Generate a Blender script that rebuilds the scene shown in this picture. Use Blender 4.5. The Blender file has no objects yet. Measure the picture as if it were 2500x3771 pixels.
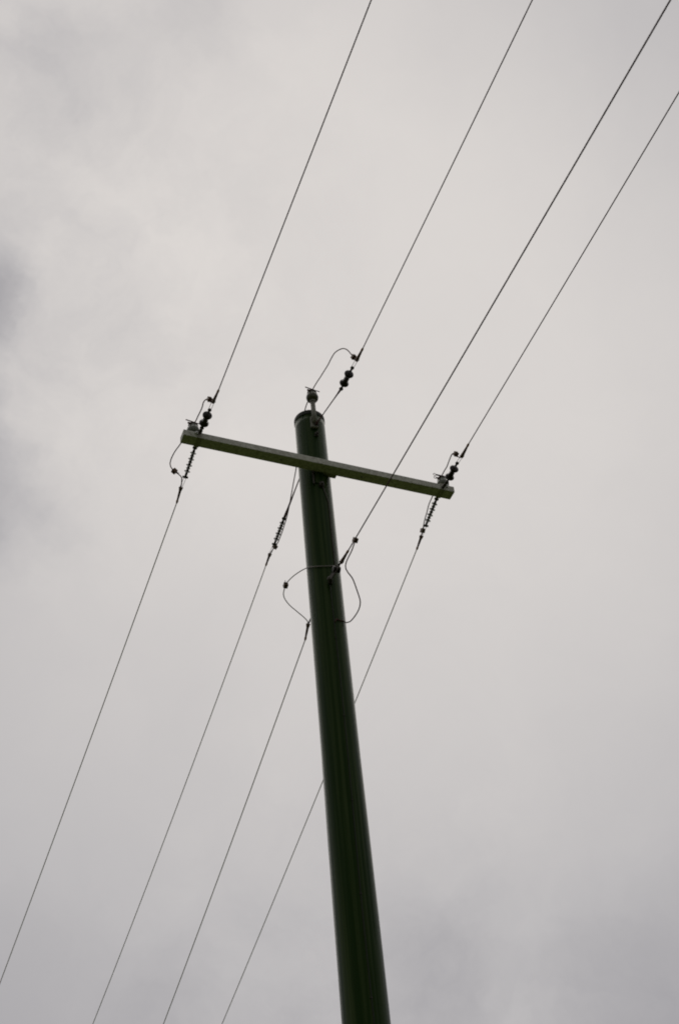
import bpy, math, random
from mathutils import Vector, Matrix, Quaternion, noise

random.seed(7)
scene = bpy.context.scene
COL = scene.collection
V = Vector

# ------------------------------------------------------------------ camera
# photographer stands on the grass about ten metres from the pole and tips a 50 mm lens upwards
cam_data = bpy.data.cameras.new('camera')
cam_data.sensor_fit = 'VERTICAL'
cam_data.sensor_height = 36.0
cam_data.lens = 50.0
cam_data.dof.use_dof = True
cam_data.dof.focus_distance = 13.4
cam_data.dof.aperture_fstop = 2.8
cam_data.clip_start = 0.05
cam_data.clip_end = 6000.0
cam = bpy.data.objects.new('camera', cam_data)
cam.matrix_world = Matrix(((0.994176, 0.107765, 0.0, 0.0),
                           (0.073005, -0.673498, -0.735575, 0.0),
                           (-0.079269, 0.731291, -0.677443, 1.6),
                           (0, 0, 0, 1)))
COL.objects.link(cam)
scene.camera = cam

# ------------------------------------------------------------------ sky: an overcast layer over a daylight sky
SUN_EL, SUN_AZ = math.radians(60), math.radians(-5)      # azimuth from +Y towards +X
world = bpy.data.worlds.new('World')
scene.world = world
world.use_nodes = True
wt = world.node_tree
wt.nodes.clear()


def wn(kind, **kw):
    n = wt.nodes.new(kind)
    for k, v in kw.items():
        setattr(n, k, v)
    return n


def wl(a, b):
    wt.links.new(a, b)


def wmath(op, a, b=None, clamp=False):
    n = wn('ShaderNodeMath', operation=op, use_clamp=clamp)
    for i, v in enumerate((a, b)):
        if v is None:
            continue
        if isinstance(v, (int, float)):
            n.inputs[i].default_value = v
        else:
            wl(v, n.inputs[i])
    return n.outputs[0]


tc = wn('ShaderNodeTexCoord')
dirv = tc.outputs['Generated']


def wnoise(vec, scale, detail, rough, dist=0.0):
    n = wn('ShaderNodeTexNoise')
    n.inputs['Scale'].default_value = scale
    n.inputs['Detail'].default_value = detail
    n.inputs['Roughness'].default_value = rough
    n.inputs['Distortion'].default_value = dist
    wl(vec, n.inputs['Vector'])
    return n


# turbulence that ragges the edges of the cloud masses
warp = wnoise(dirv, 9.0, 5.0, 0.6)
sub = wn('ShaderNodeVectorMath', operation='SUBTRACT')
wl(warp.outputs['Color'], sub.inputs[0])
sub.inputs[1].default_value = (0.5, 0.5, 0.5)
sc_ = wn('ShaderNodeVectorMath', operation='SCALE')
wl(sub.outputs[0], sc_.inputs[0])
sc_.inputs['Scale'].default_value = 0.12
add = wn('ShaderNodeVectorMath', operation='ADD')
wl(dirv, add.inputs[0])
wl(sc_.outputs[0], add.inputs[1])
wdir = add.outputs[0]


def lobe(vec, centre, inner, outer):
    """1 inside `inner` degrees of a direction, fading to 0 at `outer` degrees."""
    d = wn('ShaderNodeVectorMath', operation='DISTANCE')
    wl(vec, d.inputs[0])
    d.inputs[1].default_value = V(centre).normalized()
    m = wn('ShaderNodeMapRange', interpolation_type='SMOOTHSTEP')
    wl(d.outputs['Value'], m.inputs['Value'])
    m.inputs['From Min'].default_value = math.radians(outer)
    m.inputs['From Max'].default_value = math.radians(inner)
    m.inputs['To Min'].default_value = 0.0
    m.inputs['To Max'].default_value = 1.0
    return m.outputs['Result']


# brightest where the hidden sun is behind the layer, dimmer towards the horizon
v = wmath('MULTIPLY', lobe(dirv, (0.0336, 0.645, 0.7635), 3.0, 36.0), 0.64)
v = wmath('ADD', v, 0.10)
v = wmath('ADD', v, wmath('MULTIPLY', lobe(dirv, (0.0205, 0.6302, 0.7761), 25.0, 100.0), 0.18))
# the layer is lumpier low in the west and smooth elsewhere
FINE = wmath('ADD', wmath('MULTIPLY', lobe(dirv, (-0.2321, 0.5453, 0.8055), 5.0, 18.0), 0.62), wmath('ADD', wmath('MULTIPLY', lobe(dirv, (-0.006, 0.9306, 0.366), 3.0, 15.0), 0.30), 0.13))
# separate darker cloud masses
v = wmath('SUBTRACT', v, wmath('MULTIPLY', lobe(wdir, (-0.2266, 0.5909, 0.7743), 0.7, 3.66), 0.46))
v = wmath('SUBTRACT', v, wmath('MULTIPLY', lobe(wdir, (-0.2239, 0.5613, 0.7968), 0.52, 3.49), 0.14))
v = wmath('SUBTRACT', v, wmath('MULTIPLY', lobe(wdir, (-0.2349, 0.6209, 0.7479), 0.52, 3.31), 0.2))
v = wmath('SUBTRACT', v, wmath('MULTIPLY', lobe(wdir, (-0.2402, 0.6508, 0.7203), 0.52, 3.66), 0.24))
v = wmath('SUBTRACT', v, wmath('MULTIPLY', lobe(wdir, (-0.2394, 0.6979, 0.675), 0.7, 4.36), 0.36))
v = wmath('SUBTRACT', v, wmath('MULTIPLY', lobe(wdir, (-0.064, 0.4542, 0.8886), 0.17, 3.31), 0.17))
v = wmath('SUBTRACT', v, wmath('MULTIPLY', lobe(wdir, (-0.1593, 0.4764, 0.8647), 0.35, 4.01), 0.15))
v = wmath('SUBTRACT', v, wmath('MULTIPLY', lobe(wdir, (-0.1959, 0.5341, 0.8224), 0.17, 2.97), 0.12))
v = wmath('SUBTRACT', v, wmath('MULTIPLY', lobe(wdir, (-0.0983, 0.4883, 0.8671), 0.17, 2.44), 0.06))
v = wmath('SUBTRACT', v, wmath('MULTIPLY', lobe(wdir, (0.033, 0.9059, 0.4222), 0.52, 4.88), 0.13))
v = wmath('SUBTRACT', v, wmath('MULTIPLY', lobe(wdir, (0.19, 0.9142, 0.3579), 1.05, 9.07), 0.11))
v = wmath('SUBTRACT', v, wmath('MULTIPLY', lobe(wdir, (-0.2135, 0.8918, 0.3988), 1.05, 6.98), 0.06))
v = wmath('SUBTRACT', v, wmath('MULTIPLY', lobe(wdir, (-0.1393, 0.9071, 0.3971), 0.17, 2.79), 0.07))
v = wmath('SUBTRACT', v, wmath('MULTIPLY', lobe(wdir, (0.275, 0.4564, 0.8462), 1.05, 13.95), 0.17))
v = wmath('SUBTRACT', v, wmath('MULTIPLY', lobe(wdir, (-0.1608, 0.8584, 0.4871), 0.52, 3.49), 0.03))
broad = wnoise(wdir, 3.1, 3.0, 0.5)
fine = wnoise(wdir, 11.0, 6.0, 0.62, 0.3)
v = wmath('ADD', v, wmath('MULTIPLY', wmath('SUBTRACT', broad.outputs['Fac'], 0.5), 0.30))
v = wmath('ADD', v, wmath('MULTIPLY', wmath('SUBTRACT', fine.outputs['Fac'], 0.5), FINE))
ramp = wn('ShaderNodeValToRGB')
ramp.color_ramp.elements[0].position = 0.0
ramp.color_ramp.elements[0].color = (0.290, 0.282, 0.303, 1)
ramp.color_ramp.elements[1].position = 1.0
ramp.color_ramp.elements[1].color = (0.724, 0.688, 0.660, 1)
e = ramp.color_ramp.elements.new(0.45)
e.color = (0.510, 0.492, 0.494, 1)
wl(v, ramp.inputs['Fac'])
skytex = wn('ShaderNodeTexSky')
skytex.sky_type = 'NISHITA'
skytex.sun_disc = False
skytex.sun_elevation = SUN_EL
skytex.sun_rotation = SUN_AZ
bg_sky = wn('ShaderNodeBackground')
bg_sky.inputs['Strength'].default_value = 0.08
wl(skytex.outputs['Color'], bg_sky.inputs['Color'])
bg_cloud = wn('ShaderNodeBackground')
bg_cloud.inputs['Strength'].default_value = 1.0
wl(ramp.outputs['Color'], bg_cloud.inputs['Color'])
mix = wn('ShaderNodeMixShader')
mix.inputs['Fac'].default_value = 0.97
wl(bg_sky.outputs[0], mix.inputs[1])
wl(bg_cloud.outputs[0], mix.inputs[2])
wout = wn('ShaderNodeOutputWorld')
wl(mix.outputs[0], wout.inputs['Surface'])

sun_data = bpy.data.lights.new('sun', 'SUN')
sun_data.energy = 1.2
sun_data.angle = math.radians(75)
sun_data.color = (1.0, 0.95, 0.88)
sun = bpy.data.objects.new('sun', sun_data)
sd = V((math.sin(SUN_AZ) * math.cos(SUN_EL), math.cos(SUN_AZ) * math.cos(SUN_EL), math.sin(SUN_EL)))
sun.rotation_euler = sd.to_track_quat('Z', 'Y').to_euler()
sun.location = (0, 0, 40)
COL.objects.link(sun)

scene.view_settings.view_transform = 'Standard'
scene.view_settings.look = 'None'
scene.view_settings.exposure = 0.0
scene.view_settings.gamma = 1.0
scene.view_settings.use_curve_mapping = False
scene.cycles.max_bounces = 6
scene.cycles.pixel_filter_type = 'BLACKMAN_HARRIS'
scene.cycles.filter_width = 1.9

# ------------------------------------------------------------------ materials


def material(name, dark, light, rough=0.5, metallic=0.0, scale=30.0, stretch=(1, 1, 1), spec=0.5, bump=0.0,
             rough_var=0.1, detail=6.0, lo=0.3, hi=0.7):
    m = bpy.data.materials.new(name)
    m.use_nodes = True
    t = m.node_tree
    b = t.nodes['Principled BSDF']
    co = t.nodes.new('ShaderNodeTexCoord')
    mp = t.nodes.new('ShaderNodeMapping')
    mp.inputs['Scale'].default_value = stretch
    t.links.new(co.outputs['Object'], mp.inputs['Vector'])
    n = t.nodes.new('ShaderNodeTexNoise')
    n.inputs['Scale'].default_value = scale
    n.inputs['Detail'].default_value = detail
    n.inputs['Roughness'].default_value = 0.6
    t.links.new(mp.outputs[0], n.inputs['Vector'])
    r = t.nodes.new('ShaderNodeValToRGB')
    r.color_ramp.elements[0].position = lo
    r.color_ramp.elements[0].color = (*dark, 1)
    r.color_ramp.elements[1].position = hi
    r.color_ramp.elements[1].color = (*light, 1)
    t.links.new(n.outputs['Fac'], r.inputs['Fac'])
    t.links.new(r.outputs['Color'], b.inputs['Base Color'])
    mr = t.nodes.new('ShaderNodeMapRange')
    mr.inputs['To Min'].default_value = rough - rough_var
    mr.inputs['To Max'].default_value = rough + rough_var
    t.links.new(n.outputs['Fac'], mr.inputs['Value'])
    t.links.new(mr.outputs[0], b.inputs['Roughness'])
    b.inputs['Metallic'].default_value = metallic
    b.inputs['Specular IOR Level'].default_value = spec
    if bump:
        bp = t.nodes.new('ShaderNodeBump')
        bp.inputs['Strength'].default_value = bump
        bp.inputs['Distance'].default_value = 0.004
        t.links.new(n.outputs['Fac'], bp.inputs['Height'])
        t.links.new(bp.outputs[0], b.inputs['Normal'])
    return m


M = {
    'shaft': material('pole_timber', (0.0055, 0.0190, 0.0012), (0.040, 0.056, 0.018), 0.36, 0, 34, (1, 1, 0.012), 0.14, 0.5, 0.10, 5, 0.42, 0.74),
    'cap': material('pole_cap', (0.007, 0.011, 0.004), (0.018, 0.023, 0.011), 0.6, 0, 18, (1, 1, 1), 0.25),
    'arm': material('arm_paint', (0.30, 0.297, 0.245), (0.56, 0.555, 0.490), 0.65, 0, 30, (1, 1, 1), 0.2, 0.15),
    'galv': material('galvanised_steel', (0.11, 0.11, 0.082), (0.21, 0.21, 0.165), 0.6, 0.1, 40, (1, 1, 1), 0.5),
    'steel': material('weathered_steel', (0.030, 0.026, 0.020), (0.075, 0.066, 0.052), 0.55, 0.3, 50, (1, 1, 1), 0.4),
    'bright': material('bright_bolt', (0.50, 0.50, 0.48), (0.66, 0.66, 0.63), 0.45, 0.3, 60),
    'brown': material('brown_porcelain', (0.012, 0.009, 0.006), (0.022, 0.016, 0.010), 0.3, 0, 30, (1, 1, 1), 0.3),
    'grey': material('grey_porcelain', (0.075, 0.085, 0.060), (0.15, 0.16, 0.125), 0.32, 0, 25, (1, 1, 1), 0.4),
    'brownpin': material('olive_porcelain', (0.040, 0.042, 0.020), (0.075, 0.075, 0.040), 0.35, 0, 25, (1, 1, 1), 0.3),
    'polymer': material('polymer_shed', (0.030, 0.022, 0.015), (0.050, 0.038, 0.026), 0.55, 0, 40, (1, 1, 1), 0.3),
    'shed': material('pale_polymer_shed', (0.50, 0.50, 0.48), (0.62, 0.62, 0.60), 0.5, 0, 40, (1, 1, 1), 0.3),
    'brass': material('brass_sleeve', (0.22, 0.10, 0.025), (0.36, 0.18, 0.05), 0.45, 0.3, 70),
    'tapwire': material('grey_tap_wire', (0.15, 0.125, 0.115), (0.24, 0.21, 0.20), 0.55, 0.1, 60),
    'clamp': material('bronze_clamp', (0.060, 0.029, 0.009), (0.115, 0.060, 0.022), 0.5, 0.2, 60, (1, 1, 1), 0.35),
    'copper': material('weathered_copper_wire', (0.050, 0.016, 0.013), (0.095, 0.036, 0.030), 0.75, 0.0, 60, (1, 1, 1), 0.3),
    'alu': material('aluminium_wire', (0.55, 0.53, 0.52), (0.72, 0.70, 0.69), 0.38, 0.8, 90, (1, 1, 1), 0.4),
    'grass': material('grass_ground', (0.030, 0.045, 0.010), (0.065, 0.080, 0.022), 0.9, 0, 0.9, (1, 1, 1), 0.1, 0.0, 0.05, 10),
}

M['shaft'].node_tree.nodes['Principled BSDF'].inputs['Specular Tint'].default_value = (0.60, 0.85, 0.42, 1)

# ------------------------------------------------------------------ builders


def mesh(name, verts, faces, smooth=True):
    me = bpy.data.meshes.new(name)
    me.from_pydata([tuple(p) for p in verts], [], faces)
    me.update()
    if smooth:
        me.shade_smooth()
    return me


def place(name, me, mat, parent=None, matrix=None):
    o = bpy.data.objects.new(name, me)
    if not me.materials:
        me.materials.append(M[mat])
    COL.objects.link(o)
    if parent is not None:
        o.parent = parent
    o.matrix_local = matrix if matrix is not None else Matrix.Identity(4)
    return o


def thing(name, loc, label, cat, group=None):
    o = bpy.data.objects.new(name, None)
    o.empty_display_size = 0.1
    o.location = loc
    COL.objects.link(o)
    return tag(o, label, cat, group)


def tag(o, label, cat, group=None):
    o['label'] = label
    o['category'] = cat
    if group:
        o['group'] = group
    return o


def rel(root, p):
    return V(p) - root.location


def resample(pts, step):
    """Catmull-Rom through the points."""
    pts = [V(p) for p in pts]
    out = []
    ext = [pts[0] * 2 - pts[1]] + pts + [pts[-1] * 2 - pts[-2]]
    for i in range(1, len(ext) - 2):
        p0, p1, p2, p3 = ext[i - 1:i + 3]
        n = max(1, int((p2 - p1).length / step))
        for k in range(n):
            t = k / n
            out.append(0.5 * ((2 * p1) + (p2 - p0) * t + (2 * p0 - 5 * p1 + 4 * p2 - p3) * t * t
                              + (3 * p1 - p0 - 3 * p2 + p3) * t ** 3))
    out.append(pts[-1])
    return out


def tube_geo(pts, radius, sides=8, base=0):
    pts = [V(p) for p in pts]
    n = len(pts)
    rad = radius if callable(radius) else (lambda i: radius)
    verts, faces = [], []
    t0 = (pts[1] - pts[0]).normalized()
    side = t0.orthogonal().normalized()
    prev = t0
    for i, p in enumerate(pts):
        t = (pts[min(i + 1, n - 1)] - pts[max(i - 1, 0)]).normalized()
        side = prev.rotation_difference(t) @ side
        side = (side - t * side.dot(t)).normalized()
        prev = t
        up = t.cross(side)
        for k in range(sides):
            a = 2 * math.pi * k / sides
            verts.append(p + (side * math.cos(a) + up * math.sin(a)) * rad(i))
    for i in range(n - 1):
        for k in range(sides):
            a, b = i * sides + k, i * sides + (k + 1) % sides
            faces.append((base + a, base + b, base + b + sides, base + a + sides))
    faces.append(tuple(base + k for k in reversed(range(sides))))
    faces.append(tuple(base + (n - 1) * sides + k for k in range(sides)))
    return verts, faces


def tube(name, pts, radius, mat, parent=None, origin=None, sides=8):
    o = V(origin) if origin is not None else (parent.location if parent is not None else V(pts[0]))
    v_, f_ = tube_geo([V(p) - o for p in pts], radius, sides)
    return place(name, mesh(name, v_, f_), mat, parent, None if parent is not None else Matrix.Translation(o))


def lathe_mesh(name, prof, seg=20, closed=True):
    """profile of (z, r) turned round Z."""
    verts, faces = [], []
    for z, r in prof:
        for k in range(seg):
            a = 2 * math.pi * k / seg
            verts.append((r * math.cos(a), r * math.sin(a), z))
    for i in range(len(prof) - 1):
        for k in range(seg):
            a, b = i * seg + k, i * seg + (k + 1) % seg
            faces.append((a, b, b + seg, a + seg))
    faces.append(tuple(reversed(range(seg))))
    faces.append(tuple((len(prof) - 1) * seg + k for k in range(seg)))
    me = mesh(name, verts, faces)
    me.set_sharp_from_angle(angle=math.radians(50))
    return me


def frame(p, z_dir, x_hint=(0, 0, 1)):
    """matrix whose Z runs along z_dir."""
    z = V(z_dir).normalized()
    x = V(x_hint) - z * V(x_hint).dot(z)
    if x.length < 1e-4:
        x = z.orthogonal()
    x.normalize()
    y = z.cross(x)
    m = Matrix((x, y, z)).transposed().to_4x4()
    m.translation = V(p)
    return m


def box_mesh(name, sx, sy, sz, bevel=0.0):
    import bmesh
    bm = bmesh.new()
    bmesh.ops.create_cube(bm, size=1.0)
    bmesh.ops.scale(bm, vec=(sx, sy, sz), verts=bm.verts)
    if bevel:
        bmesh.ops.bevel(bm, geom=list(bm.edges), offset=bevel, segments=2, affect='EDGES', profile=0.7)
    me = bpy.data.meshes.new(name)
    bm.to_mesh(me)
    bm.free()
    return me


def join(name, geos, smooth=True):
    verts, faces = [], []
    for v_, f_ in geos:
        b = len(verts)
        verts += [tuple(p) for p in v_]
        faces += [tuple(i + b for i in f) for f in f_]
    return mesh(name, verts, faces, smooth)


def box_geo(sx, sy, sz, matrix):
    vs = [matrix @ V((x * sx / 2, y * sy / 2, z * sz / 2)) for x in (-1, 1) for y in (-1, 1) for z in (-1, 1)]
    return vs, [(0, 1, 3, 2), (4, 6, 7, 5), (0, 4, 5, 1), (2, 3, 7, 6), (0, 2, 6, 4), (1, 5, 7, 3)]


def cyl_geo(p, q, r, sides=8):
    return tube_geo([V(p), V(q)], r, sides)


# ------------------------------------------------------------------ surveyed positions, metres
WIRES = {
    'lA': ((-1.5263, 9.7805, 10.9567), (-1.932, 10.594, 10.7325), (-2.3376, 11.4076, 10.5126), (-2.7432, 12.2212, 10.2968), (-3.1489, 13.0348, 10.0851), (-3.5545, 13.8483, 9.8775), (-3.9602, 14.6619, 9.6742), (-4.3658, 15.4755, 9.4749), (-4.7714, 16.2891, 9.2798), (-5.1771, 17.1026, 9.0889), (-5.5827, 17.9162, 8.9021), (-5.9883, 18.7298, 8.7194), (-7.3269, 21.4146, 8.1461), (-8.3406, 23.4477, 7.742), (-9.3542, 25.4807, 7.3637), (-10.3679, 27.5138, 7.0114), (-11.3815, 29.5468, 6.685), (-12.3951, 31.5799, 6.3844), (-13.4088, 33.6129, 6.1097), (-14.4224, 35.646, 5.8609), (-15.4361, 37.679, 5.6381), (-16.4497, 39.7121, 5.4411)),
    'lB': ((-0.8331, 11.4, 11.4523), (-1.2173, 12.2239, 11.1957), (-1.6015, 13.0478, 10.9477), (-1.9857, 13.8717, 10.7083), (-2.3699, 14.6957, 10.4775), (-2.7541, 15.5196, 10.2554), (-3.1383, 16.3435, 10.0419), (-3.5225, 17.1674, 9.837), (-3.9067, 17.9913, 9.6407), (-4.2909, 18.8152, 9.453), (-4.6751, 19.6392, 9.274), (-5.0593, 20.4631, 9.1036), (-6.3272, 23.182, 8.6023), (-7.2436, 25.1474, 8.2985), (-8.1601, 27.1128, 8.0436), (-9.0766, 29.0782, 7.8378), (-9.9931, 31.0436, 7.6811), (-10.9096, 33.009, 7.5734), (-11.826, 34.9744, 7.5147), (-12.7425, 36.9398, 7.5051), (-13.659, 38.9052, 7.5446), (-14.5755, 40.8706, 7.633)),
    'lC': ((-0.4488, 10.6183, 9.8055), (-0.8113, 11.452, 9.5533), (-1.1738, 12.2857, 9.3074), (-1.5363, 13.1194, 9.0677), (-1.8988, 13.9531, 8.8343), (-2.2613, 14.7867, 8.6072), (-2.6238, 15.6204, 8.3863), (-2.9863, 16.4541, 8.1717), (-3.3488, 17.2878, 7.9633), (-3.7113, 18.1215, 7.7612), (-4.0738, 18.9552, 7.5654), (-4.4363, 19.7889, 7.3758), (-5.6326, 22.5401, 6.7945), (-6.5361, 24.618, 6.4007), (-7.4396, 26.6959, 6.0458), (-8.3431, 28.7738, 5.7298), (-9.2466, 30.8517, 5.4526), (-10.15, 32.9296, 5.2143), (-11.0535, 35.0075, 5.0149), (-11.957, 37.0854, 4.8544), (-12.8605, 39.1633, 4.7328), (-13.764, 41.2412, 4.65)),
    'lD': ((0.7342, 10.8587, 10.9809), (0.3644, 11.6892, 10.7271), (-0.0053, 12.5197, 10.4775), (-0.3751, 13.3502, 10.232), (-0.7449, 14.1807, 9.9908), (-1.1146, 15.0112, 9.7537), (-1.4844, 15.8417, 9.5208), (-1.8541, 16.6722, 9.2921), (-2.2239, 17.5027, 9.0676), (-2.5937, 18.3332, 8.8472), (-2.9634, 19.1637, 8.631), (-3.3332, 19.9942, 8.4191), (-4.5534, 22.7348, 7.7492), (-5.4766, 24.8084, 7.2726), (-6.3999, 26.882, 6.8221), (-7.3231, 28.9557, 6.3977), (-8.2463, 31.0293, 5.9994), (-9.1696, 33.1029, 5.6271), (-10.0928, 35.1765, 5.2809), (-11.016, 37.2501, 4.9608), (-11.9393, 39.3237, 4.6667), (-12.8625, 41.3974, 4.3987)),
    'uA': ((-0.9541, 8.5179, 11.0684), (-0.6048, 7.6787, 10.9857), (-0.2554, 6.8394, 10.905), (0.0939, 6.0001, 10.8263), (0.4433, 5.1608, 10.7495), (0.7926, 4.3215, 10.6748), (1.142, 3.4822, 10.602), (1.4914, 2.643, 10.5313), (1.8407, 1.8037, 10.4625), (2.1901, 0.9644, 10.3957), (2.5394, 0.1251, 10.3308), (2.8888, -0.7142, 10.268), (4.0417, -3.4838, 10.0747), (5.2515, -6.3901, 9.895), (6.4613, -9.2964, 9.7392), (7.671, -12.2028, 9.6071), (8.8808, -15.1091, 9.4988), (10.0906, -18.0154, 9.4143), (11.3004, -20.9217, 9.3536), (12.5102, -23.828, 9.3167), (13.72, -26.7344, 9.3036), (14.9298, -29.6407, 9.3142)),
    'uB': ((0.3697, 8.551, 11.4557), (0.7191, 7.7118, 11.3763), (1.0684, 6.8725, 11.299), (1.4178, 6.0332, 11.2237), (1.7672, 5.1939, 11.1503), (2.1165, 4.3546, 11.0789), (2.4659, 3.5153, 11.0095), (2.8152, 2.6761, 10.9421), (3.1646, 1.8368, 10.8767), (3.514, 0.9975, 10.8133), (3.8633, 0.1582, 10.7518), (4.2127, -0.6811, 10.6923), (5.3656, -3.4507, 10.5101), (6.5484, -6.2922, 10.3456), (7.7312, -9.1337, 10.2039), (8.914, -11.9752, 10.0849), (10.0968, -14.8167, 9.9886), (11.2796, -17.6582, 9.9151), (12.4624, -20.4997, 9.8643), (13.6452, -23.3412, 9.8362), (14.828, -26.1827, 9.8309), (16.0108, -29.0242, 9.8483)),
    'uC': ((0.0386, 9.4382, 9.82), (0.3938, 8.6014, 9.7266), (0.749, 7.7646, 9.6351), (1.1042, 6.9277, 9.5457), (1.4594, 6.0909, 9.4582), (1.8147, 5.2541, 9.3727), (2.1699, 4.4173, 9.2892), (2.5251, 3.5805, 9.2077), (2.8803, 2.7436, 9.1282), (3.2355, 1.9068, 9.0507), (3.5907, 1.07, 8.9751), (3.9459, 0.2332, 8.9015), (5.1181, -2.5284, 8.6728), (6.3624, -5.4596, 8.4536), (7.6066, -8.3909, 8.2588), (8.8509, -11.3222, 8.0883), (10.0951, -14.2535, 7.9421), (11.3394, -17.1847, 7.8203), (12.5836, -20.116, 7.7229), (13.8279, -23.0473, 7.6497), (15.0721, -25.9786, 7.6009), (16.3164, -28.9098, 7.5764)),
    'uD': ((1.2825, 9.5757, 11.1085), (1.6319, 8.7364, 11.0408), (1.9812, 7.8971, 10.975), (2.3306, 7.0578, 10.9112), (2.68, 6.2185, 10.8494), (3.0293, 5.3793, 10.7896), (3.3787, 4.54, 10.7318), (3.728, 3.7007, 10.6759), (4.0774, 2.8614, 10.622), (4.4268, 2.0221, 10.5702), (4.7761, 1.1829, 10.5203), (5.1255, 0.3436, 10.4724), (6.2784, -2.4261, 10.3283), (7.4885, -5.3333, 10.2003), (8.6987, -8.2405, 10.0962), (9.9088, -11.1476, 10.0158), (11.119, -14.0548, 9.9592), (12.3291, -16.962, 9.9265), (13.5393, -19.8692, 9.9175), (14.7494, -22.7764, 9.9323), (15.9596, -25.6836, 9.9709), (17.1697, -28.5908, 10.0334)),
}
# dead-end sets: anchor, near end of insulator, far end of insulator, head of clamp, nose of clamp
SETS = {
    'lA': ((-1.2644, 9.255, 11.1615), (-1.2772, 9.2807, 11.1567), (-1.4091, 9.5454, 11.049), (-1.4692, 9.6659, 11.034), (-1.5263, 9.7805, 10.9579)),
    'lB': ((-0.3755, 10.4186, 11.7032), (-0.5786, 10.8542, 11.5873), (-0.7125, 11.1414, 11.5048), (-0.7768, 11.2793, 11.4935), (-0.8331, 11.4, 11.4379)),
    'lC': ((-0.3553, 10.4032, 9.9267), (-0.3654, 10.4265, 9.9206), (-0.3922, 10.488, 9.9078), (-0.4054, 10.5184, 9.9042), (-0.4488, 10.6183, 9.808)),
    'lD': ((0.9748, 10.3184, 11.1631), (0.9665, 10.3368, 11.1528), (0.8411, 10.6184, 11.0678), (0.79, 10.7334, 11.0349), (0.7342, 10.8587, 10.9922)),
    'uA': ((-1.2145, 9.1434, 11.1924), (-1.1797, 9.0598, 11.1806), (-1.0722, 8.8014, 11.1316), (-1.0225, 8.6822, 11.1081), (-0.9541, 8.5179, 11.0703)),
    'uB': ((-0.1296, 9.7506, 11.7257), (0.1407, 9.1013, 11.5522), (0.2616, 8.8107, 11.5027), (0.3099, 8.6947, 11.477), (0.3697, 8.551, 11.4573)),
    'uC': ((-0.1462, 9.8735, 9.8507), (-0.1113, 9.7913, 9.8379), (-0.0622, 9.6756, 9.8228), (-0.0297, 9.5992, 9.8393), (0.0386, 9.4382, 9.8211)),
    'uD': ((1.0272, 10.1891, 11.1515), (1.0716, 10.0825, 11.1279), (1.1743, 9.8356, 11.1267), (1.219, 9.7283, 11.1094), (1.2825, 9.5757, 11.1083)),
}
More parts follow.
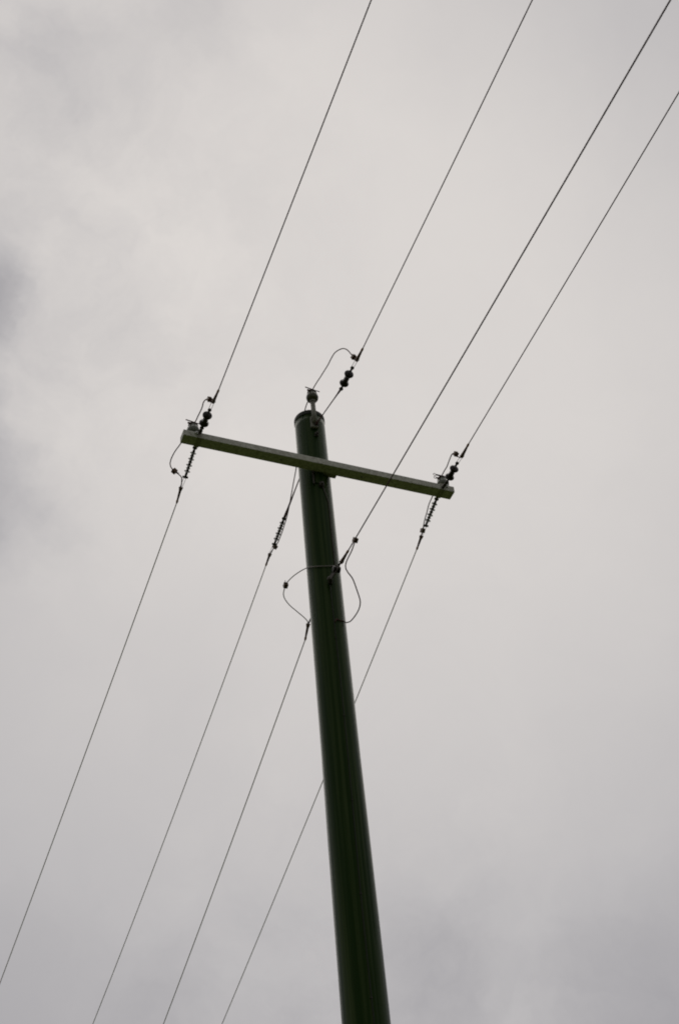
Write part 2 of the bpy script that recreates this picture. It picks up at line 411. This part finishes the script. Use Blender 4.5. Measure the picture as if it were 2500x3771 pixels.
JUMPERS = {
    'C': ((-0.4054, 10.5184, 9.9042), (-0.4077, 10.4869, 9.9156), (-0.4352, 10.4402, 9.928), (-0.4923, 10.3627, 9.9443), (-0.5551, 10.2756, 9.9628), (-0.5885, 10.2076, 9.9821), (-0.5972, 10.1598, 9.9984), (-0.5871, 10.1179, 10.0126), (-0.5658, 10.0656, 10.0287), (-0.5558, 10.0448, 10.0348), (-0.524, 10.007, 10.0413), (-0.4736, 9.9571, 10.046), (-0.4113, 9.906, 10.0451), (-0.3767, 9.8813, 10.0421), (-0.3463, 9.8189, 10.0011), (-0.3098, 9.7751, 9.97), (-0.2598, 9.7461, 9.943), (-0.1862, 9.737, 9.9281), (-0.1254, 9.7557, 9.9385), (-0.0766, 9.7954, 9.9703), (-0.0297, 9.5992, 9.8393)),
    'E': ((0.1098, 9.2705, 9.7875), (0.0956, 9.2967, 9.7665), (0.071, 9.3381, 9.7336), (0.0409, 9.3763, 9.7038), (0.0149, 9.41, 9.6775), (0.0011, 9.4412, 9.6523), (0.002, 9.4627, 9.6346), (0.0176, 9.4897, 9.613), (0.0457, 9.5257, 9.5849), (0.0622, 9.5639, 9.554), (0.0791, 9.6218, 9.5067), (0.0912, 9.6643, 9.472), (0.0956, 9.7023, 9.4408), (0.077, 9.7492, 9.4027), (0.0306, 9.7997, 9.3639), (-0.0137, 9.8319, 9.341), (-0.0442, 9.8388, 9.3399), (-0.0744, 9.8014, 9.3344), (-0.1018, 9.7736, 9.3238), (-0.1241, 9.7587, 9.3303), (-0.1407, 9.7507, 9.293)),
    'lA': ((-1.2489, 9.1489, 11.376), (-1.3163, 9.2387, 11.3726), (-1.3692, 9.3146, 11.3629), (-1.4148, 9.3746, 11.3499), (-1.4557, 9.4201, 11.3358), (-1.4898, 9.4546, 11.3205), (-1.5185, 9.4878, 11.2994), (-1.5416, 9.518, 11.2742), (-1.5533, 9.5427, 11.2492), (-1.5511, 9.5616, 11.2273), (-1.5379, 9.5768, 11.2074), (-1.5192, 9.5895, 11.1879), (-1.49, 9.6025, 11.1635), (-1.4634, 9.6143, 11.1383), (-1.4545, 9.6234, 11.1205), (-1.4569, 9.6381, 11.0918), (-1.4618, 9.6523, 11.0629), (-1.4692, 9.6659, 11.034)),
    'lB': ((-0.1204, 9.6894, 12.263), (-0.1606, 9.7585, 12.2473), (-0.1931, 9.8299, 12.2281), (-0.2332, 9.9184, 12.2035), (-0.2871, 10.099, 12.1435), (-0.3468, 10.3203, 12.0581), (-0.3958, 10.5129, 11.9704), (-0.4421, 10.6547, 11.8974), (-0.4841, 10.7796, 11.826), (-0.521, 10.8842, 11.7611), (-0.5552, 10.9675, 11.7066), (-0.5788, 11.0143, 11.6752), (-0.5983, 11.0515, 11.6498), (-0.6213, 11.093, 11.621), (-0.6472, 11.1342, 11.5923), (-0.6731, 11.1753, 11.5633), (-0.6935, 11.1979, 11.5479), (-0.7133, 11.216, 11.536), (-0.7362, 11.2364, 11.5228), (-0.7596, 11.259, 11.5076), (-0.7768, 11.2793, 11.4935)),
    'lD': ((1.0588, 10.2314, 11.3823), (1.019, 10.3176, 11.3618), (0.9754, 10.4057, 11.3353), (0.9438, 10.4623, 11.3125), (0.9014, 10.5319, 11.2731), (0.8727, 10.5928, 11.2226), (0.8491, 10.6311, 11.1817), (0.8287, 10.667, 11.1357), (0.8172, 10.6901, 11.1026), (0.8092, 10.7033, 11.0825), (0.7999, 10.7208, 11.0553), (0.79, 10.7334, 11.0349)),
    'uA': ((-1.0225, 8.6822, 11.1081), (-1.0389, 8.6967, 11.1336), (-1.0604, 8.7152, 11.1787), (-1.0855, 8.7389, 11.212), (-1.1096, 8.7708, 11.2356), (-1.1316, 8.8213, 11.2568), (-1.1521, 8.8968, 11.2823), (-1.1808, 8.975, 11.3113), (-1.2163, 9.0645, 11.3452), (-1.2489, 9.1489, 11.376)),
    'uB': ((0.3099, 8.6947, 11.477), (0.2966, 8.711, 11.5092), (0.2845, 8.729, 11.5584), (0.2682, 8.7524, 11.6226), (0.2499, 8.7794, 11.6992), (0.2305, 8.8041, 11.762), (0.2044, 8.8344, 11.8151), (0.174, 8.8772, 11.8599), (0.1367, 8.942, 11.9096), (0.1088, 9.0047, 11.9469), (0.0756, 9.1093, 11.9967), (0.0442, 9.2178, 12.0455), (0.0041, 9.3359, 12.1012), (-0.0431, 9.4719, 12.1643), (-0.0875, 9.593, 12.2208), (-0.1204, 9.6894, 12.263)),
    'uD': ((1.219, 9.7283, 11.1094), (1.2052, 9.7604, 11.1251), (1.1867, 9.7827, 11.1648), (1.1754, 9.8013, 11.2186), (1.1586, 9.8212, 11.2523), (1.1445, 9.8464, 11.2684), (1.1302, 9.9087, 11.2878), (1.1134, 10.0002, 11.3135), (1.0988, 10.0817, 11.3358), (1.0764, 10.1624, 11.3616), (1.0588, 10.2314, 11.3823)),
}
SPOT = {
    'bolt1': (-0.1386, 9.7636, 11.7677),
    'bolt2': (-0.1441, 9.7612, 11.6462),
    'bolt3': (-0.1445, 9.7599, 10.9575),
    'bolt4': (-0.1497, 9.7547, 9.7458),
    'plate': (-0.1552, 9.7559, 11.06),
    'bar': (-0.2105, 9.7483, 11.0429),
    'earthend': (-0.1408, 9.7561, 9.2972),
    'pgC': (0.1098, 9.2705, 9.7875),
}
PIN_BASES = ((-1.2758, 9.1671, 11.2013), (1.0462, 10.2554, 11.2013), (-0.1477, 9.7173, 12.0777))
STANDOFF = ((-0.1477, 9.7173, 11.7634), (-0.1477, 9.7173, 12.0877))
POLE = V((-0.2033, 9.9012, 0.0))
A = V((0.9055, 0.4244, 0.0)).normalized()        # along the crossarm
N = V((0.4244, -0.9055, 0.0)).normalized()       # out of the crossarm towards the near side
PF = V((0.0205, -0.9998, 0.0)).normalized()
UP = V((0, 0, 1))

# ------------------------------------------------------------------ ground
gv, gf, GN = [], [], 60
rings = [0.0] + [2.0 * 1.17 ** i for i in range(46)]
seg = 64
gv.append((0, 0, 0))
for r in rings[1:]:
    for k in range(seg):
        a = 2 * math.pi * k / seg
        x, y = r * math.cos(a), r * math.sin(a)
        far = min(1.0, max(0.0, (r - 30) / 400))
        gv.append((x, y, 0.06 * noise.noise((x * 0.21, y * 0.21, 3.0)) * min(1, r / 6)
                   + far * 14 * noise.noise((x * 0.004, y * 0.004, 1.0))))
for k in range(seg):
    gf.append((0, 1 + k, 1 + (k + 1) % seg))
for i in range(len(rings) - 2):
    for k in range(seg):
        a, b = 1 + i * seg + k, 1 + i * seg + (k + 1) % seg
        gf.append((a, a + seg, b + seg, b))
ground = place('ground', mesh('ground', gv, gf), 'grass')
ground['kind'] = 'structure'

# ------------------------------------------------------------------ the pole
pole = thing('utility_pole', POLE, 'tall round dark green pole with pale crossarm, seen from below', 'utility pole')
PROFILE = [(-0.5, 0.187), (2.0, 0.183), (4.0, 0.179), (5.7, 0.1745), (6.6, 0.170), (7.3, 0.1655), (8.0, 0.1595), (9.0, 0.1555),
           (10.0, 0.1535), (11.0, 0.1515), (11.955, 0.150)]


def pole_r(z):
    for (z0, r0), (z1, r1) in zip(PROFILE, PROFILE[1:]):
        if z <= z1:
            return r0 + (r1 - r0) * (z - z0) / (z1 - z0)
    return PROFILE[-1][1]


CHECKS = []                      # drying checks: angle, width, depth, from, to
for i in range(26):
    za = random.uniform(0.5, 10.8)
    CHECKS.append((random.uniform(0, 2 * math.pi), random.uniform(0.016, 0.03), random.uniform(0.002, 0.006), za, za + random.uniform(0.8, 3.6)))


def check_depth(a, z):
    d_ = 0.0
    for a0, w, dep, za, zb in CHECKS:
        if za < z < zb:
            e_ = abs((a - a0 - 0.05 * noise.noise((a0 * 9, z * 0.9, 0)) + math.pi) % (2 * math.pi) - math.pi)
            if e_ < w:
                d_ = max(d_, dep * (1 - e_ / w) * min(1, (z - za) * 4, (zb - z) * 4))
    return d_


sv, sf, SEG, ROWS = [], [], 240, 150
for i in range(ROWS + 1):
    z = -0.5 + 12.455 * i / ROWS
    for k in range(SEG):
        a = 2 * math.pi * k / SEG
        # long shallow flutes and slow bends of a turned timber pole
        r = pole_r(z) * (1 + 0.006 * noise.noise((3.2 * math.cos(a), 3.2 * math.sin(a), z * 0.10))
                         + 0.004 * noise.noise((11 * math.cos(a), 11 * math.sin(a), z * 0.25))
                         + 0.003 * noise.noise((2 * math.cos(a), 2 * math.sin(a), z * 1.3))) - check_depth(a, z)
        sv.append((r * math.cos(a), r * math.sin(a), z))
for i in range(ROWS):
    for k in range(SEG):
        a, b = i * SEG + k, i * SEG + (k + 1) % SEG
        sf.append((a, b, b + SEG, a + SEG))
sf.append(tuple(ROWS * SEG + k for k in range(SEG)))
place('shaft', mesh('shaft', sv, sf), 'shaft', pole)
cap_me = lathe_mesh('cap', [(11.952, 0.140), (11.952, 0.1535), (11.957, 0.1545), (11.998, 0.1545), (12.006, 0.151), (12.010, 0.13), (12.012, 0.02)], 64)
place('cap', cap_me, 'cap', pole)

# crossarm: a hollow rectangular beam on the near face of the pole
ARM_Z, S_L, S_R, R_P, ARM_W, ARM_H = 11.1293, -1.3922, 1.366, 0.152, 0.115, 0.072
arm_mid = POLE + UP * (ARM_Z + ARM_H / 2) + N * (R_P + ARM_W / 2)
Rarm = Matrix((A, -N, UP)).transposed().to_4x4()
arm_me = box_mesh('crossarm', S_R - S_L, ARM_W, ARM_H, 0.006)
m = Rarm.copy()
m.translation = rel(pole, arm_mid + A * (S_L + S_R) / 2)
arm = place('crossarm', arm_me, 'arm', pole, m)


def on_arm(s, n, z):
    """crossarm coordinates: along, out from arm middle (near side +), above arm middle -> inside the arm's own frame"""
    return V((s - (S_L + S_R) / 2, -n, z))


def sub(name, geo_list, mat, parent, smooth=False):
    return place(name, join(name, geo_list, smooth), mat, parent)


def arm_strap(s):
    geos = []
    t, w = 0.005, 0.045
    for n, z, a, b in ((ARM_W / 2 + t / 2, 0, t, ARM_H + 2 * t), (-ARM_W / 2 - t / 2, 0, t, ARM_H + 2 * t),
                       (0, -ARM_H / 2 - t / 2, ARM_W, t), (0, ARM_H / 2 + t / 2, ARM_W, t)):
        geos.append(box_geo(w, a, b, Matrix.Translation(on_arm(s, n, z))))
    return sub('arm_strap', geos, 'strapmat', arm)


M['strapmat'] = material('dull_strap', (0.20, 0.195, 0.15), (0.31, 0.30, 0.24), 0.6, 0.2, 40)
S_INS = ((V(PIN_BASES[0]) - POLE).dot(A), (V(PIN_BASES[1]) - POLE).dot(A))
S_STR = ((V(SETS['uA'][0]) - POLE).dot(A), (V(SETS['uD'][0]) - POLE).dot(A))
for s in S_STR:
    arm_strap(s)
for s in (S_STR[0] - 0.035, S_STR[1] + 0.045):
    p = on_arm(s, ARM_W / 2 + 0.001, 0.012)
    g = [cyl_geo(p, p + V((0, -0.012, 0)), 0.017, 6), cyl_geo(p + V((0, -0.012, 0)), p + V((0, -0.026, 0)), 0.009, 8)]
    sub('bolt', g, 'bright', arm)
for s in (-0.42, 0.40):
    p = on_arm(s, 0, -ARM_H / 2 - 0.001)
    sub('bolt', [cyl_geo(p, p + V((0, 0, -0.010)), 0.012, 6)], 'strapmat', arm)

# gain bracket that seats the crossarm, its backing plate and bolts
gm = Rarm.copy()
gm.translation = rel(pole, POLE + A * 0.045 + N * (R_P - 0.012) + UP * (ARM_Z + 0.016))
gain = place('gain_bracket', box_mesh('gain_bracket', 0.235, 0.050, 0.040, 0.004), 'strapmat', pole, gm)


def pole_plate(name, p, w, h, t, mat):
    d = (V(p) - POLE)
    d.z = 0
    d.normalize()
    mm = Matrix((d.cross(UP) * -1, d, UP)).transposed().to_4x4()
    mm.translation = rel(pole, V(p) + d * (t / 2 - 0.003))
    return place(name, box_mesh(name, w, t, h, 0.003), mat, pole, mm)


def pole_bolt(p, r=0.022, l=0.045, parent=None):
    d = (V(p) - POLE)
    d.z = 0
    d.normalize()
    q = rel(pole, p)
    return sub('bolt', [cyl_geo(q - d * 0.01, q + d * 0.008, r * 1.35, 4), cyl_geo(q + d * 0.008, q + d * 0.026, r, 6),
                        cyl_geo(q + d * 0.026, q + d * l, r * 0.5, 8)], 'steel', parent or pole)


pole_plate('arm_plate', SPOT['plate'], 0.085, 0.16, 0.010, 'shaft')
pole_plate('arm_rib', SPOT['bar'], 0.016, 0.16, 0.030, 'steel')
for k in ('bolt3', 'bolt4'):
    pole_bolt(SPOT[k], 0.020 if k != 'bolt3' else 0.026)

# stand-off tube for the pole-top insulator
t0, t1 = V(STANDOFF[0]), V(STANDOFF[1])
st = tube('insulator_bracket', [t0 + UP * 0.02, t0 + UP * 0.16, t1], lambda i: 0.0245, 'galv', pole, sides=20)
foot = t0 + UP * -0.05
d = (foot - POLE)
d.z = 0
d.normalize()
fm = Matrix((d.cross(UP) * -1, d, UP)).transposed().to_4x4()
fm.translation = rel(pole, POLE + d * 0.166 + UP * (t0.z + 0.045))
place('bracket_foot', box_mesh('bracket_foot', 0.070, 0.026, 0.15, 0.006), 'galv', pole, fm)
eye = V(SPOT['bolt1'])
pole_bolt(eye, 0.024, 0.05, st)
pole_bolt(SPOT['bolt2'], 0.020, 0.045, st)

# earth wire stapled down the pole
ang = math.atan2(SPOT['bolt4'][0] - POLE.x, -(SPOT['bolt4'][1] - POLE.y))
epts = []
for i in range(49):
    z = SPOT['bolt4'][2] - 0.02 - i * (SPOT['bolt4'][2] - 0.05) / 48
    a = ang + 0.035 * math.sin(z * 1.7)
    r = pole_r(z) + 0.004
    epts.append(POLE + V((math.sin(a) * r, -math.cos(a) * r, z)))
earth = tube('earth_wire', epts, 0.0045, 'cap', pole, sides=6)
for i in range(3, 48, 4):
    p = epts[i]
    o_ = (p - POLE)
    o_.z = 0
    o_.normalize()
    w_ = o_.cross(UP)
    q = rel(pole, p)
    sub('staple', [tube_geo([q - w_ * 0.012 - o_ * 0.008, q - w_ * 0.010 + o_ * 0.005, q + w_ * 0.010 + o_ * 0.005, q + w_ * 0.012 - o_ * 0.008], 0.0025, 5)], 'steel', earth)
a2 = ang + 0.26
cpts = []
for i in range(21):
    z = 10.955 - i * 0.052
    a = ang + 0.10 + 0.33 * min(1, i / 4.0)
    cpts.append(POLE + V((math.sin(a) * (pole_r(z) + 0.006), -math.cos(a) * (pole_r(z) + 0.006), z)))
tube('bond_wire', resample(cpts, 0.03), 0.006, 'steel', pole, sides=6)

# ------------------------------------------------------------------ pin insulators
PIN_PROF = [(0.000, 0.020), (0.016, 0.024), (0.022, 0.042), (0.034, 0.055), (0.052, 0.061), (0.070, 0.062), (0.086, 0.057),
            (0.096, 0.052), (0.106, 0.053), (0.114, 0.049), (0.120, 0.040), (0.129, 0.038), (0.137, 0.043), (0.147, 0.043),
            (0.153, 0.036), (0.156, 0.02)]
pin_me = lathe_mesh('porcelain', PIN_PROF, 28)
pin_labels = ('grey pin insulator on the left end of the crossarm',
              'grey pin insulator with curled tie wires on the right end of the crossarm',
              'pin insulator on the bracket above the pole top')
WDIR = V((math.sin(math.radians(-22.6)), math.cos(math.radians(-22.6)), 0))
for i, b in enumerate(PIN_BASES):
    t = thing('pin_insulator', V(b), pin_labels[i], 'insulator', 'pin insulators')
    m_ = pin_me.copy()
    place('porcelain', m_, 'grey' if i < 2 else 'brownpin' if 'brownpin' in M else 'grey', t)
    place('base_washer', lathe_mesh('base_washer', [(-0.004, 0.030), (0.004, 0.034), (0.016, 0.030), (0.028, 0.018)], 16), 'galv', t)
    top = V((0, 0, 0.137))
    g = []
    ringp = [top + V((math.cos(k * math.pi / 8) * 0.043, math.sin(k * math.pi / 8) * 0.043, 0.0)) for k in range(17)]
    g.append(tube_geo(ringp, 0.005, 6))
    if i == 1:
        for dz in (0.012, -0.030):
            o = top + V((0, 0, dz)) + N * 0.03
            path = [o - A * 0.02, o - A * 0.05, o - A * 0.078]
            g.append(tube_geo(path, 0.008, 6))
            c = o - A * 0.092
            g.append(tube_geo([c + (A * math.cos(q * 0.6) + UP * math.sin(q * 0.6)) * 0.014 for q in range(11)], 0.003, 5))
    else:
        o = top + N * 0.036
        g.append(tube_geo([o + A * 0.035, o + UP * 0.010, o - A * 0.045 + UP * 0.016, o - A * 0.082 + UP * 0.022], 0.006, 6))
        g.append(tube_geo([o + A * 0.01, o + A * 0.045 + UP * 0.004, o + A * 0.070 - UP * 0.002], 0.005, 6))
        g.append(tube_geo([o - A * 0.03 - UP * 0.012, o - A * 0.062 - UP * 0.014], 0.010, 6))
    place('tie_wire', join('tie_wire', g), 'copper', t)

# ------------------------------------------------------------------ strain insulators
L_BELL = 0.30
def bell_prof(z0, s):
    # a flange with a rounded rim that tapers into the middle of the insulator; s = +1 tapers upwards, -1 downwards
    prof = [(-0.020, 0.012), (-0.014, 0.030), (-0.009, 0.041), (-0.001, 0.0455), (0.008, 0.044), (0.016, 0.036), (0.030, 0.028), (0.046, 0.0245)]
    pts = [(z0 + s * z, r) for z, r in prof]
    return pts if s > 0 else pts[::-1]


def ball_geo(p, r, d, flat=0.8):
    prof = [(-flat, 0.25), (-0.6 * flat, 0.8), (0, 1.0), (0.6 * flat, 0.8), (flat, 0.25)]
    me_v, me_f = [], []
    mm = frame(p, d)
    s_ = 12
    for z, q in prof:
        for k in range(s_):
            a = 2 * math.pi * k / s_
            me_v.append(mm @ V((r * q * math.cos(a), r * q * math.sin(a), z * r)))
    for i in range(len(prof) - 1):
        for k in range(s_):
            a, b = i * s_ + k, i * s_ + (k + 1) % s_
            me_f.append((a, b, b + s_, a + s_))
    me_f.append(tuple(reversed(range(s_))))
    me_f.append(tuple((len(prof) - 1) * s_ + k for k in range(s_)))
    return me_v, me_f


SET_LABEL = {
    'uA': 'dark two-shed strain insulator above the left end of the crossarm',
    'uB': 'dark two-shed strain insulator on a long rod at the pole top',
    'uD': 'dark two-shed strain insulator above the right end of the crossarm',
    'lA': 'slender many-shed rod insulator below the left end of the crossarm',
    'lB': 'slender many-shed rod insulator left of the pole below the crossarm',
    'lD': 'slender many-shed rod insulator below the right end of the crossarm',
}


def links(parent, p, q, spread, r, mat, name='link'):
    """two thin straps side by side"""
    d = (q - p).normalized()
    side = d.cross(UP).normalized()
    for sgn in (-1, 1):
        a, b = p + side * spread * sgn, q + side * spread * sgn
        place(name, join(name, [tube_geo([a, (a + b) / 2, b], r, 6)]), mat, parent)


for k in ('uA', 'uB', 'uD'):
    anchor, p, q, head, nose = [V(x) for x in SETS[k]]
    t = thing('strain_insulator', p, SET_LABEL[k], 'insulator', 'strain insulators')
    p, q, head, anchor = [x - t.location for x in (p, q, head, anchor)]
    d = (q - p).normalized()
    L = (q - p).length
    z1, z2 = L * 0.27, L * 0.71
    fr = frame(p, d)
    for z0, s in ((z1, 1), (z2, -1)):
        place('porcelain_bell', lathe_mesh('porcelain_bell', bell_prof(z0, s), 24), 'brown', t, fr)
    place('core', lathe_mesh('core', [(z1 + 0.025, 0.0270), ((z1 + z2) / 2, 0.0255), (z2 - 0.025, 0.0270)], 16), 'brown', t, fr)
    place('end_fitting', join('end_fitting', [ball_geo(p, 0.021, d), cyl_geo(p, p + d * (z1 - 0.02), 0.010)]), 'steel', t)
    place('end_fitting', join('end_fitting', [ball_geo(q, 0.019, d), cyl_geo(q, p + d * (z2 + 0.04), 0.011)]), 'steel', t)
    if k == 'uB':
        e_ = V(SPOT['bolt1']) - t.location
        e_ = e_ + (V(SPOT['bolt1']) - POLE).normalized() * 0.0 + PF * 0.03
        dd = (p - e_).normalized()
        pts = [e_ + (p - e_) * f for f in (0, 0.12, 0.3, 0.5, 0.7, 0.85, 0.93, 1.0)]
        rr = (0.013, 0.008, 0.0055, 0.0055, 0.0058, 0.0075, 0.0105, 0.010)
        place('anchor_rod', join('anchor_rod', [tube_geo(pts, lambda i: rr[i], 8)]), 'copper', t)
        place('thimble', join('thimble', [ball_geo(e_, 0.022, dd)]), 'steel', t)
    else:
        place('anchor_link', join('anchor_link', [tube_geo([anchor + (anchor - p) * 0.1, (anchor + p) / 2, p], 0.014, 8),
                                                  ball_geo((anchor * 0.45 + p * 0.55), 0.020, d)]), 'steel', t)
    links(t, q + d * 0.008, head, 0.012, 0.0022, 'galv')

for k in ('lA', 'lB', 'lD'):
    anchor, p, q, head, nose = [V(x) for x in SETS[k]]
    t = thing('rod_insulator', p, SET_LABEL[k], 'insulator', 'rod insulators')
    p, q, head, anchor = [x - t.location for x in (p, q, head, anchor)]
    d = (q - p).normalized()
    L = (q - p).length
    fr = frame(p, d)
    place('core', lathe_mesh('core', [(0.02, 0.0100), (0.035, 0.0138), (L * 0.5, 0.0135), (L - 0.03, 0.0120), (L, 0.0100)], 14), 'polymer', t, fr)
    shed_me = lathe_mesh('shed', [(-0.0012, 0.0120), (-0.0004, 0.024), (-0.0002, 0.0300), (0.0002, 0.0300), (0.0004, 0.024), (0.0012, 0.0120)], 20)
    for i in range(7):
        z = L * (0.18 + 0.62 * i / 6)
        mm = fr @ Matrix.Translation((0, 0, z))
        big = 1.0 if i % 2 == 0 else 0.72
        place('shed', shed_me, 'shed', t, mm @ Matrix.Diagonal((big, big, 1, 1)))
    place('end_fitting', join('end_fitting', [ball_geo(p, 0.024, d, 0.75), cyl_geo(p, p + d * 0.05, 0.011)]), 'steel', t)
    side = d.cross(UP).normalized()
    place('end_fitting', join('end_fitting', [ball_geo(q, 0.017, d), cyl_geo(q - side * 0.026, q + side * 0.026, 0.011), cyl_geo(q, q - d * 0.03, 0.012)]), 'steel', t)
    if k == 'lB':
        root_ = POLE + UP * 11.772 - PF * 0.14 - t.location
        pts = [root_ + (p - root_) * f for f in (0, 0.3, 0.6, 0.74, 0.85, 0.94, 1.0)]
        rr = (0.006, 0.006, 0.0065, 0.009, 0.010, 0.014, 0.012)
        place('anchor_rod', join('anchor_rod', [tube_geo(pts, lambda i: rr[i], 8)]), 'copper', t)
    else:
        place('anchor_link', join('anchor_link', [tube_geo([anchor + (anchor - p).normalized() * 0.06, (anchor + p) / 2, p], 0.013, 8)]), 'steel', t)
    links(t, q + d * 0.008, head, 0.011, 0.0020, 'galv')

# ------------------------------------------------------------------ neutral dead-end hardware, near side
t = thing('spool_insulator', V(SPOT['bolt4']), 'dark shackle and spool holding the low wire to the pole front', 'insulator')
o = t.location
head = V(SETS['uC'][3]) - o
e0 = PF * 0.05
d = (head - e0).normalized()
place('strap', join('strap', [box_geo(0.045, 0.010, (head - e0).length * 0.72, frame(e0 + (head - e0) * 0.40 + d.orthogonal().normalized() * sgn * 0.022, d)) for sgn in (-1, 1)], False), 'steel', t)
sp = e0 + (head - e0) * 0.55
place('spool', lathe_mesh('spool', [(-0.036, 0.020), (-0.033, 0.029), (-0.018, 0.029), (-0.006, 0.019), (0.006, 0.019), (0.018, 0.029), (0.033, 0.029), (0.036, 0.020)], 20), 'brown', t, frame(sp, A))
place('eye_bolt', join('eye_bolt', [cyl_geo(PF * -0.02, PF * 0.06, 0.013), ball_geo(PF * 0.055, 0.026, PF)]), 'steel', t)
place('link', join('link', [tube_geo([e0 + (head - e0) * 0.72, head], 0.008, 6)]), 'steel', t)

t = thing('anchor_link', POLE + UP * 9.94 - PF * 0.15, 'thin link tying the low wire to the back of the pole', 'link')
o = t.location
head = V(SETS['lC'][3]) - o
place('rod', join('rod', [tube_geo([V((0, 0, 0)), head * 0.5, head], 0.008, 8)]), 'steel', t)
place('eye', join('eye', [ball_geo(PF * -0.02, 0.022, PF)]), 'steel', t)

# ------------------------------------------------------------------ dead-end clamps and overhead wires
CL_LABEL = {
    'uA': 'dark tapered dead-end clamp above the left end of the crossarm',
    'uB': 'dark tapered dead-end clamp above and right of the pole top',
    'uC': 'dark tapered dead-end clamp at the right edge of the pole below the crossarm',
    'uD': 'dark tapered dead-end clamp above the right end of the crossarm',
    'lA': 'brown tapered dead-end clamp hanging below the left end of the crossarm',
    'lB': 'brown tapered dead-end clamp below the rod insulator left of the pole',
    'lC': 'brown tapered dead-end clamp at the left edge of the pole, lowest of all',
    'lD': 'brown tapered dead-end clamp hanging below the right end of the crossarm',
}
W_LABEL = {
    'uA': 'thin dark wire rising from the crossarm left end to the top edge, leftmost above',
    'uB': 'thin dark wire rising from the pole-top insulator to the top edge',
    'uC': 'dark wire rising from the pole below the crossarm, crossing it, to the upper right corner',
    'uD': 'thin dark wire rising from the crossarm right end to the right edge',
    'lA': 'grey wire descending from the crossarm left end to the left edge',
    'lB': 'grey wire descending from left of the pole top, second from left at the bottom',
    'lC': 'grey wire descending from the low clamp on the pole, third from left at the bottom',
    'lD': 'grey wire from the crossarm right end passing behind the pole, rightmost at the bottom',
}
W_R = {'uA': 0.0050, 'uB': 0.0050, 'uC': 0.0057, 'uD': 0.0050, 'lA': 0.0055, 'lB': 0.0055, 'lC': 0.0055, 'lD': 0.0055}
for k in ('uA', 'uB', 'uC', 'uD', 'lA', 'lB', 'lC', 'lD'):
    head, nose = V(SETS[k][3]), V(SETS[k][4])
    nose = V(WIRES[k][0])
    t = thing('dead_end_clamp', head, CL_LABEL[k], 'clamp', 'dead-end clamps')
    d = (nose - head).normalized()
    L = (nose - head).length
    fr = frame(V((0, 0, 0)), d)
    if k[0] == 'u':
        prof = [(-0.012, 0.010), (-0.008, 0.0200), (0.022, 0.0205), (0.042, 0.0170), (L * 0.5, 0.0150), (L * 0.9, 0.0105), (L, 0.0098), (L + 0.004, 0.004)]
    else:
        prof = [(-0.008, 0.010), (-0.004, 0.0205), (0.012, 0.0225), (0.024, 0.0185), (0.034, 0.0150), (L * 0.55, 0.0138), (L * 0.9, 0.0095), (L, 0.0088), (L + 0.004, 0.004)]
    body = place('body', lathe_mesh('body', prof, 14), 'clamp', t, fr @ Matrix.Diagonal((1, 0.8, 1, 1)))
    place('nose_sleeve', lathe_mesh('nose_sleeve', [(L * 0.84, 0.0108), (L * 0.845, 0.0118), (L * 0.99, 0.0106), (L + 0.006, 0.0080)], 12), 'brass', t, fr)
    side = d.cross(UP).normalized()
    place('pin', join('pin', [cyl_geo(-side * 0.020, side * 0.020, 0.0065)]), 'steel', t)
    w = tube('overhead_wire', resample(WIRES[k], 0.6), W_R[k], 'copper' if k[0] == 'u' else 'alu', None, None, 8)
    tag(w, W_LABEL[k], 'wire', 'overhead wires')

# ------------------------------------------------------------------ jumpers with their bolted clamps


def pg_clamp(root, p, d, tail=True):
    """parallel-groove clamp: two grooved blocks pulled together by a bolt"""
    p = V(p) - root.location
    d = V(d).normalized()
    side = d.cross(UP).normalized()
    up = side.cross(d)
    mm = Matrix((side, up, d)).transposed().to_4x4()
    mm.translation = p
    g = [box_geo(0.038, 0.019, 0.042, mm @ Matrix.Translation((0, 0.011, 0))),
         box_geo(0.038, 0.019, 0.042, mm @ Matrix.Translation((0, -0.011, 0))),
         cyl_geo(p - up * 0.028, p + up * 0.026, 0.006, 6),
         cyl_geo(p + up * 0.018, p + up * 0.026, 0.011, 6)]
    if tail:
        g.append(tube_geo([p + side * 0.008, p + side * 0.012 + d * 0.03, p + side * 0.020 + d * 0.052], 0.0035, 5))
    return place('bolted_clamp', join('bolted_clamp', g, False), 'clamp', root)


def jumper(name, pts, r, label, clamps, mat='copper', group='jumper wires'):
    t = thing(name, V(pts[0]), label, 'wire', group)
    sm = resample(pts, 0.02)
    tube('conductor', sm, r, mat, t, sides=8)
    for (p, tail) in clamps:
        p = V(p)
        i = min(range(len(sm)), key=lambda j: (sm[j] - p).length)
        i = min(max(i, 1), len(sm) - 2)
        pg_clamp(t, p, sm[i + 1] - sm[i - 1], tail)
    return t


JU = JUMPERS
jumper('jumper_wire', list(JU['uA']) + list(JU['lA'])[1:], 0.0055, 'dark jumper wire looping round the left end of the crossarm',
       [(JU['uA'][2], True), (JU['lA'][11], True)])
jumper('jumper_wire', list(JU['uB']) + list(JU['lB'])[1:], 0.0052, 'dark jumper wire arching over the pole-top insulator and down behind the pole',
       [(JU['uB'][2], True), (JU['lB'][17], False)])
jumper('jumper_wire', list(JU['uD']) + list(JU['lD'])[1:], 0.0055, 'dark jumper wire passing the insulator at the right end of the crossarm',
       [(JU['uD'][3], True), (JU['lD'][9], False)])
jumper('jumper_wire', JU['C'], 0.0046, 'thin jumper wire bulging left of the pole below the crossarm',
       [(JU['C'][8], True)], 'tapwire')
jumper('jumper_wire', JU['E'], 0.0055, 'thin wire loop bulging right of the pole below the crossarm',
       [(JU['E'][0], False)])
